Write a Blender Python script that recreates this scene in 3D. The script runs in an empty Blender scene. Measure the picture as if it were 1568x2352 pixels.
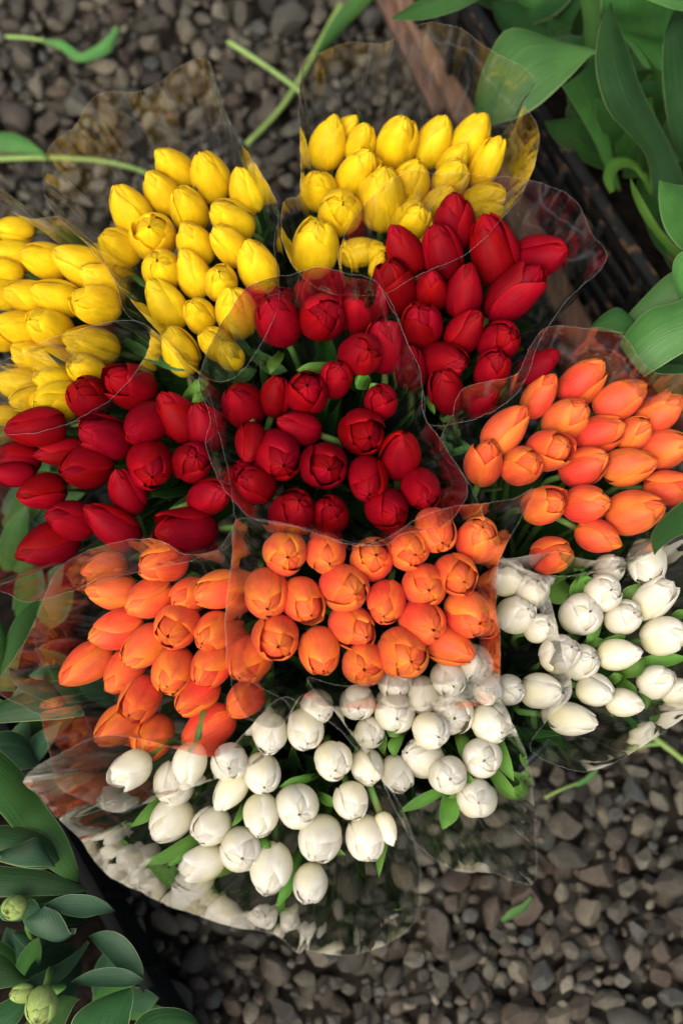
import bpy, math, random
import numpy as np
from mathutils import Vector, Matrix, Quaternion
from mathutils import noise as mnoise

random.seed(7); rng = np.random.default_rng(7)
scene = bpy.context.scene
col = scene.collection
R = math.radians

# ------------------------------------------------------------------ camera, sky, sun, exposure
TILT = R(15.0); DIST = 1.40; ZF = 0.46
fwd = np.array([0.0, math.sin(TILT), -math.cos(TILT)])
upv = np.array([0.0, math.cos(TILT), math.sin(TILT)])
rgt = np.array([1.0, 0.0, 0.0])
CAM = np.array([0.0, 0.0, ZF]) - DIST * fwd
cd = bpy.data.cameras.new('camera'); co = bpy.data.objects.new('camera', cd); col.objects.link(co)
co.location = CAM; co.rotation_euler = (TILT, 0, 0)
cd.sensor_fit = 'VERTICAL'; cd.sensor_height = 36.0; cd.lens = 50.0
cd.clip_start = 0.05; cd.clip_end = 200.0
cd.dof.use_dof = True; cd.dof.focus_distance = DIST - 0.01; cd.dof.aperture_fstop = 2.7
scene.camera = co

SUN_EL, SUN_AZ = R(58), R(215)          # azimuth measured clockwise from +y
w = bpy.data.worlds.new('World'); scene.world = w; w.use_nodes = True
nt = w.node_tree; bg = nt.nodes['Background']
sky = nt.nodes.new('ShaderNodeTexSky'); sky.sky_type = 'NISHITA'; sky.sun_disc = False
sky.sun_elevation = SUN_EL; sky.sun_rotation = SUN_AZ
sky.air_density = 1.0; sky.dust_density = 8.0; sky.ozone_density = 0.6
nt.links.new(sky.outputs[0], bg.inputs[0]); bg.inputs[1].default_value = 0.125
sl = bpy.data.lights.new('sun', 'SUN'); sl.energy = 1.3; sl.angle = R(58); sl.color = (1, .965, .91)
so = bpy.data.objects.new('sun', sl); col.objects.link(so)
sd = Vector((math.sin(SUN_AZ) * math.cos(SUN_EL), math.cos(SUN_AZ) * math.cos(SUN_EL), math.sin(SUN_EL)))
so.rotation_euler = (-sd).to_track_quat('-Z', 'Y').to_euler(); so.location = sd * 8
vs = scene.view_settings; vs.view_transform = 'Standard'; vs.look = 'None'; vs.gamma = 1.0
vs.use_curve_mapping = False; vs.exposure = 0.76
scene.cycles.transparent_max_bounces = 32
scene.cycles.max_bounces = 10

TH, TV = 12.0 / 50.0, 18.0 / 50.0
def ray(x, y):
    d = fwd + rgt * ((x - 784.0) / 784.0 * TH) + upv * ((1176.0 - y) / 1176.0 * TV)
    return d                                        # depth along the view axis = 1 per unit
def P(x, y, z):
    d = ray(x, y); return CAM + d * ((z - CAM[2]) / d[2])
def depth_of(p): return float(np.dot(p - CAM, fwd))
def pix(p):
    q = np.asarray(p) - CAM; k = q @ fwd
    return 784 + (q @ rgt) / k / TH * 784, 1176 - (q @ upv) / k / TV * 1176
def px_size(depth): return depth * TH / 784.0       # metres per picture unit at that depth

# ------------------------------------------------------------------ helpers
def tag(o, label=None, cat=None, group=None, kind=None):
    if label: o['label'] = label
    if cat: o['category'] = cat
    if group: o['group'] = group
    if kind: o['kind'] = kind
    return o
def mesh(name, verts, faces, uvs=None, smooth=True):
    me = bpy.data.meshes.new(name)
    me.from_pydata([tuple(map(float, v)) for v in verts], [], faces)
    if smooth: me.polygons.foreach_set('use_smooth', [True] * len(me.polygons))
    if uvs is not None:
        lay = me.uv_layers.new(name='UVMap')
        idx = np.empty(len(me.loops), int); me.loops.foreach_get('vertex_index', idx)
        lay.data.foreach_set('uv', np.asarray(uvs, float)[idx].ravel())
    me.update(); return me
def link(name, me, mat=None, parent=None, objmat=False):
    o = bpy.data.objects.new(name, me); col.objects.link(o)
    if mat is not None:
        if objmat:
            if not me.materials: me.materials.append(None)
            o.material_slots[0].link = 'OBJECT'; o.material_slots[0].material = mat
        elif not me.materials: me.materials.append(mat)
    if parent is not None: o.parent = parent
    return o
def empty(name, loc):
    o = bpy.data.objects.new(name, None); col.objects.link(o); o.location = loc
    o.empty_display_size = 0.02; return o
def grid_faces(nu, nv, wrap=False):
    f = []
    for i in range(nu - 1):
        for j in range(nv if wrap else nv - 1):
            k = (j + 1) % nv
            f.append((i * nv + j, i * nv + k, (i + 1) * nv + k, (i + 1) * nv + j))
    return f
def catmull(pts, n, closed=False):
    p = np.asarray(pts, float); m = len(p)
    if closed: seg = np.linalg.norm(np.roll(p, -1, 0) - p, axis=1)
    else: seg = np.linalg.norm(p[1:] - p[:-1], axis=1)
    t = np.concatenate([[0], np.cumsum(np.maximum(seg, 1e-6))])
    s = np.linspace(0, t[-1], n, endpoint=not closed)
    out = []
    for v in s:
        i = min(int(np.searchsorted(t, v, side='right')) - 1, len(seg) - 1); f = (v - t[i]) / (t[i + 1] - t[i])
        if closed: a, b, c, d = p[(i - 1) % m], p[i], p[(i + 1) % m], p[(i + 2) % m]
        else: a, b, c, d = p[max(i - 1, 0)], p[i], p[min(i + 1, m - 1)], p[min(i + 2, m - 1)]
        out.append(0.5 * ((2 * b) + (c - a) * f + (2 * a - 5 * b + 4 * c - d) * f * f + (3 * b - a - 3 * c + d) * f ** 3))
    return np.array(out)
def tube(pts, rad, seg=7, cap=True):
    pts = np.asarray(pts, float); n = len(pts); rad = np.broadcast_to(rad, (n,))
    V = []; F = []; prev = None
    for i in range(n):
        t = pts[min(i + 1, n - 1)] - pts[max(i - 1, 0)]; t = t / (np.linalg.norm(t) + 1e-9)
        a = prev if prev is not None else (np.array([1, 0, 0]) if abs(t[0]) < .8 else np.array([0, 1, 0]))
        a = a - t * (a @ t); a /= np.linalg.norm(a); prev = a; b = np.cross(t, a)
        for k in range(seg):
            c = 2 * math.pi * k / seg
            V.append(pts[i] + (a * math.cos(c) + b * math.sin(c)) * rad[i])
    F = grid_faces(n, seg, True)
    if cap: F.append(tuple(range(seg - 1, -1, -1))); F.append(tuple((n - 1) * seg + k for k in range(seg)))
    return V, F
def box_vf(a, b, width, height, upd=(0, 0, 1), ch=0.0):
    """a bar from a to b (centre line), chamfered"""
    a = np.asarray(a, float); b = np.asarray(b, float); t = b - a; L = np.linalg.norm(t); t /= L
    u = np.asarray(upd, float); u = u - t * (u @ t); u /= np.linalg.norm(u); s = np.cross(t, u)
    hw, hh = width / 2, height / 2; c = ch or min(hw, hh) * .25
    prof = [(-hw + c, -hh), (hw - c, -hh), (hw, -hh + c), (hw, hh - c), (hw - c, hh), (-hw + c, hh), (-hw, hh - c), (-hw, -hh + c)]
    V = []
    for q in (a, a + t * L * .33, a + t * L * .66, b):
        for (x, y) in prof: V.append(q + s * x + u * y)
    F = grid_faces(4, 8, True); F.append(tuple(range(7, -1, -1))); F.append(tuple(24 + k for k in range(8)))
    return V, F

# ------------------------------------------------------------------ materials
def newmat(name):
    m = bpy.data.materials.new(name); m.use_nodes = True; n = m.node_tree
    n.nodes.clear(); out = n.nodes.new('ShaderNodeOutputMaterial'); return m, n, out
def N(n, t, **kw):
    x = n.nodes.new(t)
    for k, v in kw.items(): setattr(x, k, v)
    return x
def ramp(n, fac, stops, interp='LINEAR'):
    r = N(n, 'ShaderNodeValToRGB'); r.color_ramp.interpolation = interp; e = r.color_ramp.elements
    while len(e) > 1: e.remove(e[0])
    e[0].position = stops[0][0]; e[0].color = (*stops[0][1], 1)
    for p, c in stops[1:]:
        q = e.new(p); q.color = (*c, 1)
    if fac is not None: n.links.new(fac, r.inputs[0])
    return r
def mixc(n, fac, a, b, blend='MIX'):
    x = N(n, 'ShaderNodeMix', data_type='RGBA', blend_type=blend)
    for s, v in ((0, fac), (6, a), (7, b)):
        if hasattr(v, 'is_linked') or hasattr(v, 'links'): n.links.new(v, x.inputs[s])
        elif isinstance(v, tuple): x.inputs[s].default_value = (*v, 1)
        else: x.inputs[s].default_value = v
    return x.outputs[2]
def math_(n, op, a, b=None, clamp=False):
    x = N(n, 'ShaderNodeMath', operation=op, use_clamp=clamp)
    for i, v in ((0, a), (1, b)):
        if v is None: continue
        if hasattr(v, 'links'): n.links.new(v, x.inputs[i])
        else: x.inputs[i].default_value = v
    return x.outputs[0]

def petal_mat(name, stops, edge, edge_amt, blush, blush_amt, rough=.42, trans=.22, hue=.012, val=.22, spec=.35, streak=.75, bump=.3, sheen=.05, blotch=.22):
    m, n, out = newmat(name); L = n.links
    uv = N(n, 'ShaderNodeUVMap'); sep = N(n, 'ShaderNodeSeparateXYZ'); L.new(uv.outputs[0], sep.inputs[0])
    oi = N(n, 'ShaderNodeObjectInfo')
    # streaks along the petal
    cmb = N(n, 'ShaderNodeCombineXYZ')
    L.new(math_(n, 'MULTIPLY', sep.outputs[0], 34.0), cmb.inputs[0])
    L.new(math_(n, 'MULTIPLY', sep.outputs[1], 2.2), cmb.inputs[1])
    L.new(math_(n, 'MULTIPLY', oi.outputs['Random'], 50.0), cmb.inputs[2])
    st = N(n, 'ShaderNodeTexNoise'); st.inputs['Scale'].default_value = 1.0; st.inputs['Detail'].default_value = 3
    L.new(cmb.outputs[0], st.inputs['Vector'])
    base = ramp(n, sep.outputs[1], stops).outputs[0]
    # lighter rim of the petal (real pigment)
    av = math_(n, 'ABSOLUTE', math_(n, 'SUBTRACT', sep.outputs[0], .5))
    ed = math_(n, 'POWER', math_(n, 'MULTIPLY', av, 2.0), 2.4)
    tp = math_(n, 'POWER', sep.outputs[1], 4.0)
    em = math_(n, 'MULTIPLY', math_(n, 'MAXIMUM', ed, tp), edge_amt, True)
    c = mixc(n, em, base, edge)
    # blush down the middle of the petal
    bl = math_(n, 'MULTIPLY', math_(n, 'SUBTRACT', 1.0, math_(n, 'MULTIPLY', av, 2.6), True), math_(n, 'ADD', oi.outputs['Random'], .3))
    bl = math_(n, 'MULTIPLY', math_(n, 'MULTIPLY', bl, st.outputs[0]), blush_amt * 1.6, True)
    c = mixc(n, bl, c, blush)
    stv = ramp(n, st.outputs[0], [(.25, (.70, .70, .70)), (.75, (1.15, 1.15, 1.15))]).outputs[0]
    c = mixc(n, streak, c, stv, 'MULTIPLY')
    tcp = N(n, 'ShaderNodeTexCoord'); nb = N(n, 'ShaderNodeTexNoise'); nb.inputs['Scale'].default_value = 3.2; nb.inputs['Detail'].default_value = 4
    vb = N(n, 'ShaderNodeVectorMath', operation='ADD'); L.new(tcp.outputs['Object'], vb.inputs[0]); L.new(cmb.outputs[0], vb.inputs[1])
    cz = N(n, 'ShaderNodeCombineXYZ'); [L.new(math_(n, 'MULTIPLY', oi.outputs['Random'], 37.0), cz.inputs[q_]) for q_ in range(3)]
    L.new(cz.outputs[0], vb.inputs[1]); L.new(vb.outputs[0], nb.inputs['Vector'])
    bt = ramp(n, nb.outputs[0], [(.3, (1 - blotch,) * 3), (.7, (1 + blotch * .5,) * 3)]).outputs[0]
    c = mixc(n, 1.0, c, bt, 'MULTIPLY')
    hs = N(n, 'ShaderNodeHueSaturation')
    h = math_(n, 'ADD', math_(n, 'MULTIPLY', math_(n, 'SUBTRACT', oi.outputs['Random'], .5), hue * 2), .5)
    rv = math_(n, 'FRACT', math_(n, 'MULTIPLY', oi.outputs['Random'], 17.31))
    v = math_(n, 'ADD', math_(n, 'MULTIPLY', rv, val), 1.0 - val / 2)
    L.new(h, hs.inputs['Hue']); L.new(v, hs.inputs['Value']); L.new(c, hs.inputs['Color'])
    p = N(n, 'ShaderNodeBsdfPrincipled'); L.new(hs.outputs[0], p.inputs['Base Color'])
    p.inputs['Roughness'].default_value = rough; p.inputs['Specular IOR Level'].default_value = spec
    p.inputs['Sheen Weight'].default_value = sheen; p.inputs['Sheen Roughness'].default_value = .4
    bp = N(n, 'ShaderNodeBump'); bp.inputs['Strength'].default_value = bump; bp.inputs['Distance'].default_value = .0014
    L.new(st.outputs[0], bp.inputs['Height']); L.new(bp.outputs[0], p.inputs['Normal'])
    t = N(n, 'ShaderNodeBsdfTranslucent'); L.new(hs.outputs[0], t.inputs[0])
    mx = N(n, 'ShaderNodeMixShader'); mx.inputs[0].default_value = trans
    L.new(p.outputs[0], mx.inputs[1]); L.new(t.outputs[0], mx.inputs[2]); L.new(mx.outputs[0], out.inputs[0])
    return m
PET = {
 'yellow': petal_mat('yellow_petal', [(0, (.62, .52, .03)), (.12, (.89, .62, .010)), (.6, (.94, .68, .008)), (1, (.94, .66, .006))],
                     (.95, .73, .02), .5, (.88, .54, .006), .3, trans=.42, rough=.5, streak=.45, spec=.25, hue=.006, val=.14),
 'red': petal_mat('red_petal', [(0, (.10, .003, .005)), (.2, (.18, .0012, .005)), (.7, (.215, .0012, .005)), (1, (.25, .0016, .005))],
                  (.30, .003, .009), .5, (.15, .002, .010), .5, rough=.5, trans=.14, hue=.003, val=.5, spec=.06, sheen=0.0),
 'orange': petal_mat('orange_petal', [(0, (.74, .15, .035)), (.25, (.80, .128, .034)), (.7, (.82, .122, .028)), (1, (.84, .17, .020))],
                     (.88, .23, .030), .7, (.74, .060, .040), .85, trans=.24, rough=.5, spec=.25, hue=.014, val=.20),
 'white': petal_mat('white_petal', [(0, (.50, .54, .22)), (.14, (.72, .69, .40)), (.45, (.80, .77, .58)), (1, (.84, .825, .75))],
                    (.82, .80, .72), .6, (.74, .67, .36), .5, trans=.40, hue=.004, val=.08, streak=.22, blotch=.08, bump=.14, spec=.3),
}
def leaf_mat(name, c0, c1, c2, rough=.42, trans=.22, scale=40., bloom=.0):
    m, n, out = newmat(name); L = n.links
    uv = N(n, 'ShaderNodeUVMap'); sep = N(n, 'ShaderNodeSeparateXYZ'); L.new(uv.outputs[0], sep.inputs[0])
    oi = N(n, 'ShaderNodeObjectInfo')
    cmb = N(n, 'ShaderNodeCombineXYZ')
    L.new(math_(n, 'MULTIPLY', sep.outputs[0], scale), cmb.inputs[0]); L.new(math_(n, 'MULTIPLY', sep.outputs[1], 2.0), cmb.inputs[1])
    L.new(math_(n, 'MULTIPLY', oi.outputs['Random'], 40.0), cmb.inputs[2])
    st = N(n, 'ShaderNodeTexNoise'); st.inputs['Scale'].default_value = 1.0; st.inputs['Detail'].default_value = 4
    L.new(cmb.outputs[0], st.inputs['Vector'])
    tc = N(n, 'ShaderNodeTexCoord'); n2 = N(n, 'ShaderNodeTexNoise'); n2.inputs['Scale'].default_value = 22; n2.inputs['Detail'].default_value = 6
    L.new(tc.outputs['Object'], n2.inputs['Vector'])
    c = ramp(n, st.outputs[0], [(.25, tuple(a * .6 + b * .4 for a, b in zip(c0, c1))), (.5, c1), (.78, c2)]).outputs[0]
    mo = ramp(n, n2.outputs[0], [(.3, (.70, .72, .72)), (.7, (1.2, 1.2, 1.15))]).outputs[0]
    c = mixc(n, .8, c, mo, 'MULTIPLY')
    # scuffs
    sc = ramp(n, n2.outputs[0], [(.60, (0, 0, 0)), (.70, (1, 1, 1))]).outputs[0]
    c = mixc(n, math_(n, 'MULTIPLY', sc, .35), c, (.05, .045, .02))
    # waxy bloom in cloudy patches, browned tip
    n3 = N(n, 'ShaderNodeTexNoise'); n3.inputs['Scale'].default_value = 9; n3.inputs['Detail'].default_value = 3; L.new(tc.outputs['Object'], n3.inputs['Vector'])
    wx = ramp(n, n3.outputs[0], [(.42, (0, 0, 0)), (.7, (.22,) * 3)]).outputs[0]
    c = mixc(n, wx, c, tuple(a * .8 + .035 for a in c1))
    tip = ramp(n, math_(n, 'ADD', sep.outputs[1], math_(n, 'MULTIPLY', n2.outputs[0], .04)), [(.985, (0, 0, 0)), (1.0, (.7,) * 3)]).outputs[0]
    c = mixc(n, tip, c, (.10, .075, .02))
    # pale margin line
    av = math_(n, 'ABSOLUTE', math_(n, 'SUBTRACT', sep.outputs[0], .5))
    ed = math_(n, 'GREATER_THAN', av, .485)
    c = mixc(n, math_(n, 'MULTIPLY', ed, .5), c, (.30, .38, .16))
    hs = N(n, 'ShaderNodeHueSaturation'); L.new(c, hs.inputs['Color'])
    L.new(math_(n, 'ADD', math_(n, 'MULTIPLY', oi.outputs['Random'], .5), .75), hs.inputs['Value'])
    L.new(math_(n, 'ADD', math_(n, 'MULTIPLY', oi.outputs['Random'], .02), .49), hs.inputs['Hue'])
    p = N(n, 'ShaderNodeBsdfPrincipled'); L.new(hs.outputs[0], p.inputs['Base Color'])
    p.inputs['Roughness'].default_value = rough; p.inputs['Specular IOR Level'].default_value = .22
    p.inputs['Sheen Weight'].default_value = bloom; p.inputs['Sheen Tint'].default_value = (.6, .8, .75, 1)
    bp = N(n, 'ShaderNodeBump'); bp.inputs['Strength'].default_value = .45; bp.inputs['Distance'].default_value = .0016
    L.new(st.outputs[0], bp.inputs['Height']); L.new(bp.outputs[0], p.inputs['Normal'])
    t = N(n, 'ShaderNodeBsdfTranslucent')
    tm = mixc(n, .5, hs.outputs[0], (.25, .5, .06), 'MULTIPLY'); L.new(hs.outputs[0], t.inputs[0])
    mx = N(n, 'ShaderNodeMixShader'); mx.inputs[0].default_value = trans
    L.new(p.outputs[0], mx.inputs[1]); L.new(t.outputs[0], mx.inputs[2]); L.new(mx.outputs[0], out.inputs[0])
    return m
LEAF = leaf_mat('tulip_leaf', (.021, .070, .014), (.030, .095, .019), (.044, .125, .026), trans=.14)
LEAF_FRESH = leaf_mat('fresh_leaf', (.06, .16, .018), (.085, .21, .026), (.12, .26, .045), trans=.16)
LEAF_BIG = leaf_mat('broad_leaf', (.040, .135, .026), (.056, .172, .036), (.082, .21, .052), bloom=.0, trans=.2)
LEAF_DARK = leaf_mat('shaded_leaf', (.012, .043, .012), (.019, .062, .017), (.030, .085, .026), trans=.1)  # leaf green darkened to paint in deep shade and the dim lower left
LEAF_BLUE2 = leaf_mat('grey_green_leaf', (.017, .050, .023), (.025, .070, .033), (.04, .095, .05), trans=.1)
LEAF_BLUE = leaf_mat('bluish_leaf', (.016, .060, .017), (.024, .083, .024), (.040, .115, .038), bloom=.0)
BUD = leaf_mat('green_bud', (.22, .36, .08), (.32, .44, .12), (.42, .50, .18), scale=12)
STEM = leaf_mat('stem', (.08, .18, .04), (.11, .22, .05), (.15, .27, .07), scale=6)
STEM_CUT = leaf_mat('cut_stem_green', (.16, .28, .06), (.22, .34, .09), (.28, .40, .13), scale=6)

def film_mat():
    m, n, out = newmat('clear_film'); L = n.links
    tc = N(n, 'ShaderNodeTexCoord'); uv = N(n, 'ShaderNodeUVMap')
    def noise(vec, scale, detail):
        z = N(n, 'ShaderNodeTexNoise'); z.inputs['Scale'].default_value = scale; z.inputs['Detail'].default_value = detail
        L.new(vec, z.inputs['Vector']); return z.outputs[0]
    def ridge(o): return math_(n, 'ABSOLUTE', math_(n, 'SUBTRACT', math_(n, 'MULTIPLY', o, 2.0), 1.0))
    mp = N(n, 'ShaderNodeMapping'); mp.inputs['Scale'].default_value = (26, 1.1, 1); L.new(uv.outputs[0], mp.inputs[0])
    r1 = ridge(noise(tc.outputs['Object'], 8, 1)); r2 = ridge(noise(mp.outputs[0], 1.0, 1))
    h = math_(n, 'ADD', math_(n, 'MULTIPLY', r1, .9), math_(n, 'MULTIPLY', r2, .22))
    bp = N(n, 'ShaderNodeBump'); bp.inputs['Strength'].default_value = .5; bp.inputs['Distance'].default_value = .0065
    L.new(h, bp.inputs['Height'])
    fr = N(n, 'ShaderNodeFresnel'); fr.inputs['IOR'].default_value = 1.5; L.new(bp.outputs[0], fr.inputs['Normal'])
    f = math_(n, 'MINIMUM', math_(n, 'MULTIPLY', fr.outputs[0], 2.4), .56)
    gl = N(n, 'ShaderNodeBsdfGlossy'); gl.inputs['Roughness'].default_value = .05; gl.inputs['Color'].default_value = (.97, .97, .97, 1)
    L.new(bp.outputs[0], gl.inputs['Normal'])
    tr = N(n, 'ShaderNodeBsdfTransparent'); tr.inputs['Color'].default_value = (.97, .97, .96, 1)
    df = N(n, 'ShaderNodeBsdfDiffuse'); df.inputs['Color'].default_value = (.8, .8, .79, 1)
    tl = N(n, 'ShaderNodeBsdfTranslucent'); tl.inputs['Color'].default_value = (.8, .8, .79, 1)
    sc = N(n, 'ShaderNodeMixShader'); L.new(df.outputs[0], sc.inputs[1]); L.new(tl.outputs[0], sc.inputs[2])
    m1 = N(n, 'ShaderNodeMixShader')                      # film dust and whitened creases, plus glare painted as milky streaks
    crease = ramp(n, r1, [(0, (.07,) * 3), (.02, (.012,) * 3), (.12, (0, 0, 0))]).outputs[0]
    streak = ramp(n, noise(mp.outputs[0], 3.0, 4), [(.55, (0, 0, 0)), (.78, (.12,) * 3)]).outputs[0]
    dust = ramp(n, noise(tc.outputs['Object'], 90, 4), [(.5, (.001,) * 3), (.8, (.035,) * 3)]).outputs[0]
    L.new(math_(n, 'ADD', math_(n, 'ADD', crease, streak), dust), m1.inputs[0])
    L.new(tr.outputs[0], m1.inputs[1]); L.new(sc.outputs[0], m1.inputs[2])
    m2 = N(n, 'ShaderNodeMixShader'); L.new(f, m2.inputs[0]); L.new(m1.outputs[0], m2.inputs[1]); L.new(gl.outputs[0], m2.inputs[2])
    L.new(m2.outputs[0], out.inputs[0]); return m
FILM = film_mat()
def film_edge_mat():  # pale colour carrying the bright highlight along the film's cut edge
    m, n, out = newmat('film_cut_edge'); L = n.links
    p = N(n, 'ShaderNodeBsdfPrincipled'); p.inputs['Base Color'].default_value = (.8, .8, .78, 1); p.inputs['Roughness'].default_value = .15
    tr = N(n, 'ShaderNodeBsdfTransparent'); mx = N(n, 'ShaderNodeMixShader'); mx.inputs[0].default_value = .12
    L.new(tr.outputs[0], mx.inputs[1]); L.new(p.outputs[0], mx.inputs[2]); L.new(mx.outputs[0], out.inputs[0]); return m
FEDGE = film_edge_mat()

def simple(name, c, rough, noise_scale=30, var=.3, spec=.5, bump=.1, streak=None, flecks=None):
    m, n, out = newmat(name); L = n.links
    tc = N(n, 'ShaderNodeTexCoord'); mp = N(n, 'ShaderNodeMapping'); L.new(tc.outputs['Object'], mp.inputs[0])
    if streak: mp.inputs['Scale'].default_value = streak
    nz = N(n, 'ShaderNodeTexNoise'); nz.inputs['Scale'].default_value = noise_scale; nz.inputs['Detail'].default_value = 6
    L.new(mp.outputs[0], nz.inputs['Vector'])
    cc = ramp(n, nz.outputs[0], [(.3, tuple(x * (1 - var) for x in c)), (.7, tuple(x * (1 + var) for x in c))]).outputs[0]
    if flecks:
        n2 = N(n, 'ShaderNodeTexNoise'); n2.inputs['Scale'].default_value = 38; n2.inputs['Detail'].default_value = 5
        L.new(tc.outputs['Object'], n2.inputs['Vector'])
        fk = ramp(n, n2.outputs[0], [(.57, (0, 0, 0)), (.64, (1, 1, 1))]).outputs[0]
        cc = mixc(n, fk, cc, flecks)
    p = N(n, 'ShaderNodeBsdfPrincipled'); L.new(cc, p.inputs['Base Color'])
    p.inputs['Roughness'].default_value = rough; p.inputs['Specular IOR Level'].default_value = spec
    bp = N(n, 'ShaderNodeBump'); bp.inputs['Strength'].default_value = bump; bp.inputs['Distance'].default_value = .004
    L.new(nz.outputs[0], bp.inputs['Height']); L.new(bp.outputs[0], p.inputs['Normal']); L.new(p.outputs[0], out.inputs[0])
    return m
BLACK = simple('black_plastic', (.012, .014, .016), .35, bump=.05)
CRATE = simple('crate_plastic', (.009, .010, .010), .75, spec=.15, bump=.3, flecks=(.085, .05, .028))
CRATE_CLEAN = simple('dark_crate_plastic', (.005, .006, .006), .8, bump=.15, spec=.1)
SOIL = simple('potting_soil', (.008, .0065, .005), 1.0, 60, .6, bump=1.0, spec=.05)
EARTH = simple('dark_earth', (.020, .017, .013), 1.0, 40, .5, bump=1.0, spec=.1)
WOOD = simple('weathered_wood', (.115, .062, .034), .8, 14, .55, bump=.5, streak=(9, 1, 9))
WOOD_DARK = simple('dark_wood', (.085, .045, .028), .8, 14, .55, bump=.5, streak=(9, 1, 9))

def stone_mat(name, island):
    m, n, out = newmat(name); L = n.links
    if island: g = N(n, 'ShaderNodeNewGeometry'); rnd = g.outputs['Random Per Island']
    else: g = N(n, 'ShaderNodeObjectInfo'); rnd = g.outputs['Random']
    c = ramp(n, rnd, [(0, (.080, .072, .058)), (.14, (.15, .14, .115)), (.28, (.045, .040, .035)), (.42, (.28, .25, .19)), (.54, (.11, .112, .10)),
                      (.64, (.14, .10, .074)), (.74, (.18, .178, .15)), (.84, (.36, .335, .27)), (.92, (.105, .125, .125)), (1, (.12, .078, .055))]).outputs[0]
    tc = N(n, 'ShaderNodeTexCoord'); nz = N(n, 'ShaderNodeTexNoise'); nz.inputs['Detail'].default_value = 7; nz.inputs['Roughness'].default_value = .65
    nz.inputs['Scale'].default_value = 60 if island else 1.8
    L.new(tc.outputs['Object'], nz.inputs['Vector'])
    mo = ramp(n, nz.outputs[0], [(.3, (.5, .5, .52)), (.5, (1, 1, 1)), (.72, (1.5, 1.45, 1.35))]).outputs[0]
    c = mixc(n, .85, c, mo, 'MULTIPLY')
    p = N(n, 'ShaderNodeBsdfPrincipled'); c = mixc(n, 1.0, c, (.315, .305, .272), 'MULTIPLY'); L.new(c, p.inputs['Base Color']); p.inputs['Roughness'].default_value = .8
    p.inputs['Specular IOR Level'].default_value = .4
    bp = N(n, 'ShaderNodeBump'); bp.inputs['Strength'].default_value = .35; bp.inputs['Distance'].default_value = .003
    L.new(nz.outputs[0], bp.inputs['Height']); L.new(bp.outputs[0], p.inputs['Normal']); L.new(p.outputs[0], out.inputs[0]); return m
STONE = stone_mat('gravel_stone', False); STONE_MASS = stone_mat('gravel_mass', True)

# ------------------------------------------------------------------ ground and gravel
gv = [(-40, -40, -.03), (40, -40, -.03), (40, 40, -.03), (-40, 40, -.03)]
ground = tag(link('ground', mesh('ground', gv, [(0, 1, 2, 3)], smooth=False), EARTH), kind='structure')

def stone_shape(sub, seed):
    import bmesh
    bm = bmesh.new(); bmesh.ops.create_icosphere(bm, subdivisions=sub, radius=1.0)
    r = random.Random(seed); cuts = []
    for _ in range(r.randint(8, 13)):
        d = Vector((r.gauss(0, 1), r.gauss(0, 1), r.gauss(0, .8))).normalized(); cuts.append((d, r.uniform(.52, .84)))
    off = Vector((seed * 3.1, seed * 1.7, 0))
    for v in bm.verts:
        q = v.co.copy()
        q *= 1 + .16 * mnoise.noise(q * 1.1 + off) + .05 * mnoise.noise(q * 3 + off)
        for d, h in cuts:
            e = q.dot(d) - h
            if e > 0: q -= d * e
        v.co = q
    V = np.array([v.co[:] for v in bm.verts]); F = [tuple(v.index for v in f.verts) for f in bm.faces]; bm.free()
    return V, F
gx0, gx1, gy0, gy1 = -.95, .95, -.95, 1.25
cell = .05; gridd = {}
placed = []
def try_put(x, y, r, k):
    ci, cj = int(x / cell), int(y / cell)
    for a in range(ci - 2, ci + 3):
        for b in range(cj - 2, cj + 3):
            for (X, Y, RR) in gridd.get((a, b), ()):
                if (X - x) ** 2 + (Y - y) ** 2 < (k * (r + RR)) ** 2: return False
    gridd.setdefault((ci, cj), []).append((x, y, r)); placed.append((x, y, r)); return True
for r0, r1, tries in ((.020, .028, 260), (.014, .020, 1800), (.0095, .014, 12000), (.0055, .0095, 45000)):
    for _ in range(tries):
        try_put(random.uniform(gx0, gx1), random.uniform(gy0, gy1), random.uniform(r0, r1), .86)
top_layer = list(placed)
under = [(random.uniform(gx0, gx1), random.uniform(gy0, gy1), random.uniform(.010, .019)) for _ in range(7000)]
def in_clear(px, py):
    """is that spot of the picture open gravel?"""
    if not (-20 < px < 1590 and -20 < py < 2370): return False
    a = px < 900 and py < 520 - .22 * px + (160 if 560 < px < 700 else 0) and py < 440
    b = px > 420 and py > 1640 and (py - 2190 > -(px - 900) * .35 if px < 960 else py > 2040 if px < 1230 else py > 1760 - (px - 1230) * .2)
    return a or b
cand = []
for i, (x, y, r) in enumerate(top_layer):
    px, py = pix((x, y, .01))
    if in_clear(px, py): cand.append((-r, i))
cand.sort(); singles = set(i for _, i in cand[:300])
svars = []
for k in range(12):
    V, F = stone_shape(3, k + 1); svars.append(mesh('stone', V, F)); svars[-1].set_sharp_from_angle(angle=R(24))
low = [stone_shape(2, k + 1) for k in range(12)]
MV = []; MF = []; off = 0
def rotm(seed):
    r = random.Random(seed); e = Matrix.Rotation(r.uniform(0, 6.28), 3, 'Z') @ Matrix.Rotation(r.gauss(0, .3), 3, 'X') @ Matrix.Rotation(r.gauss(0, .3), 3, 'Y')
    return e
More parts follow.
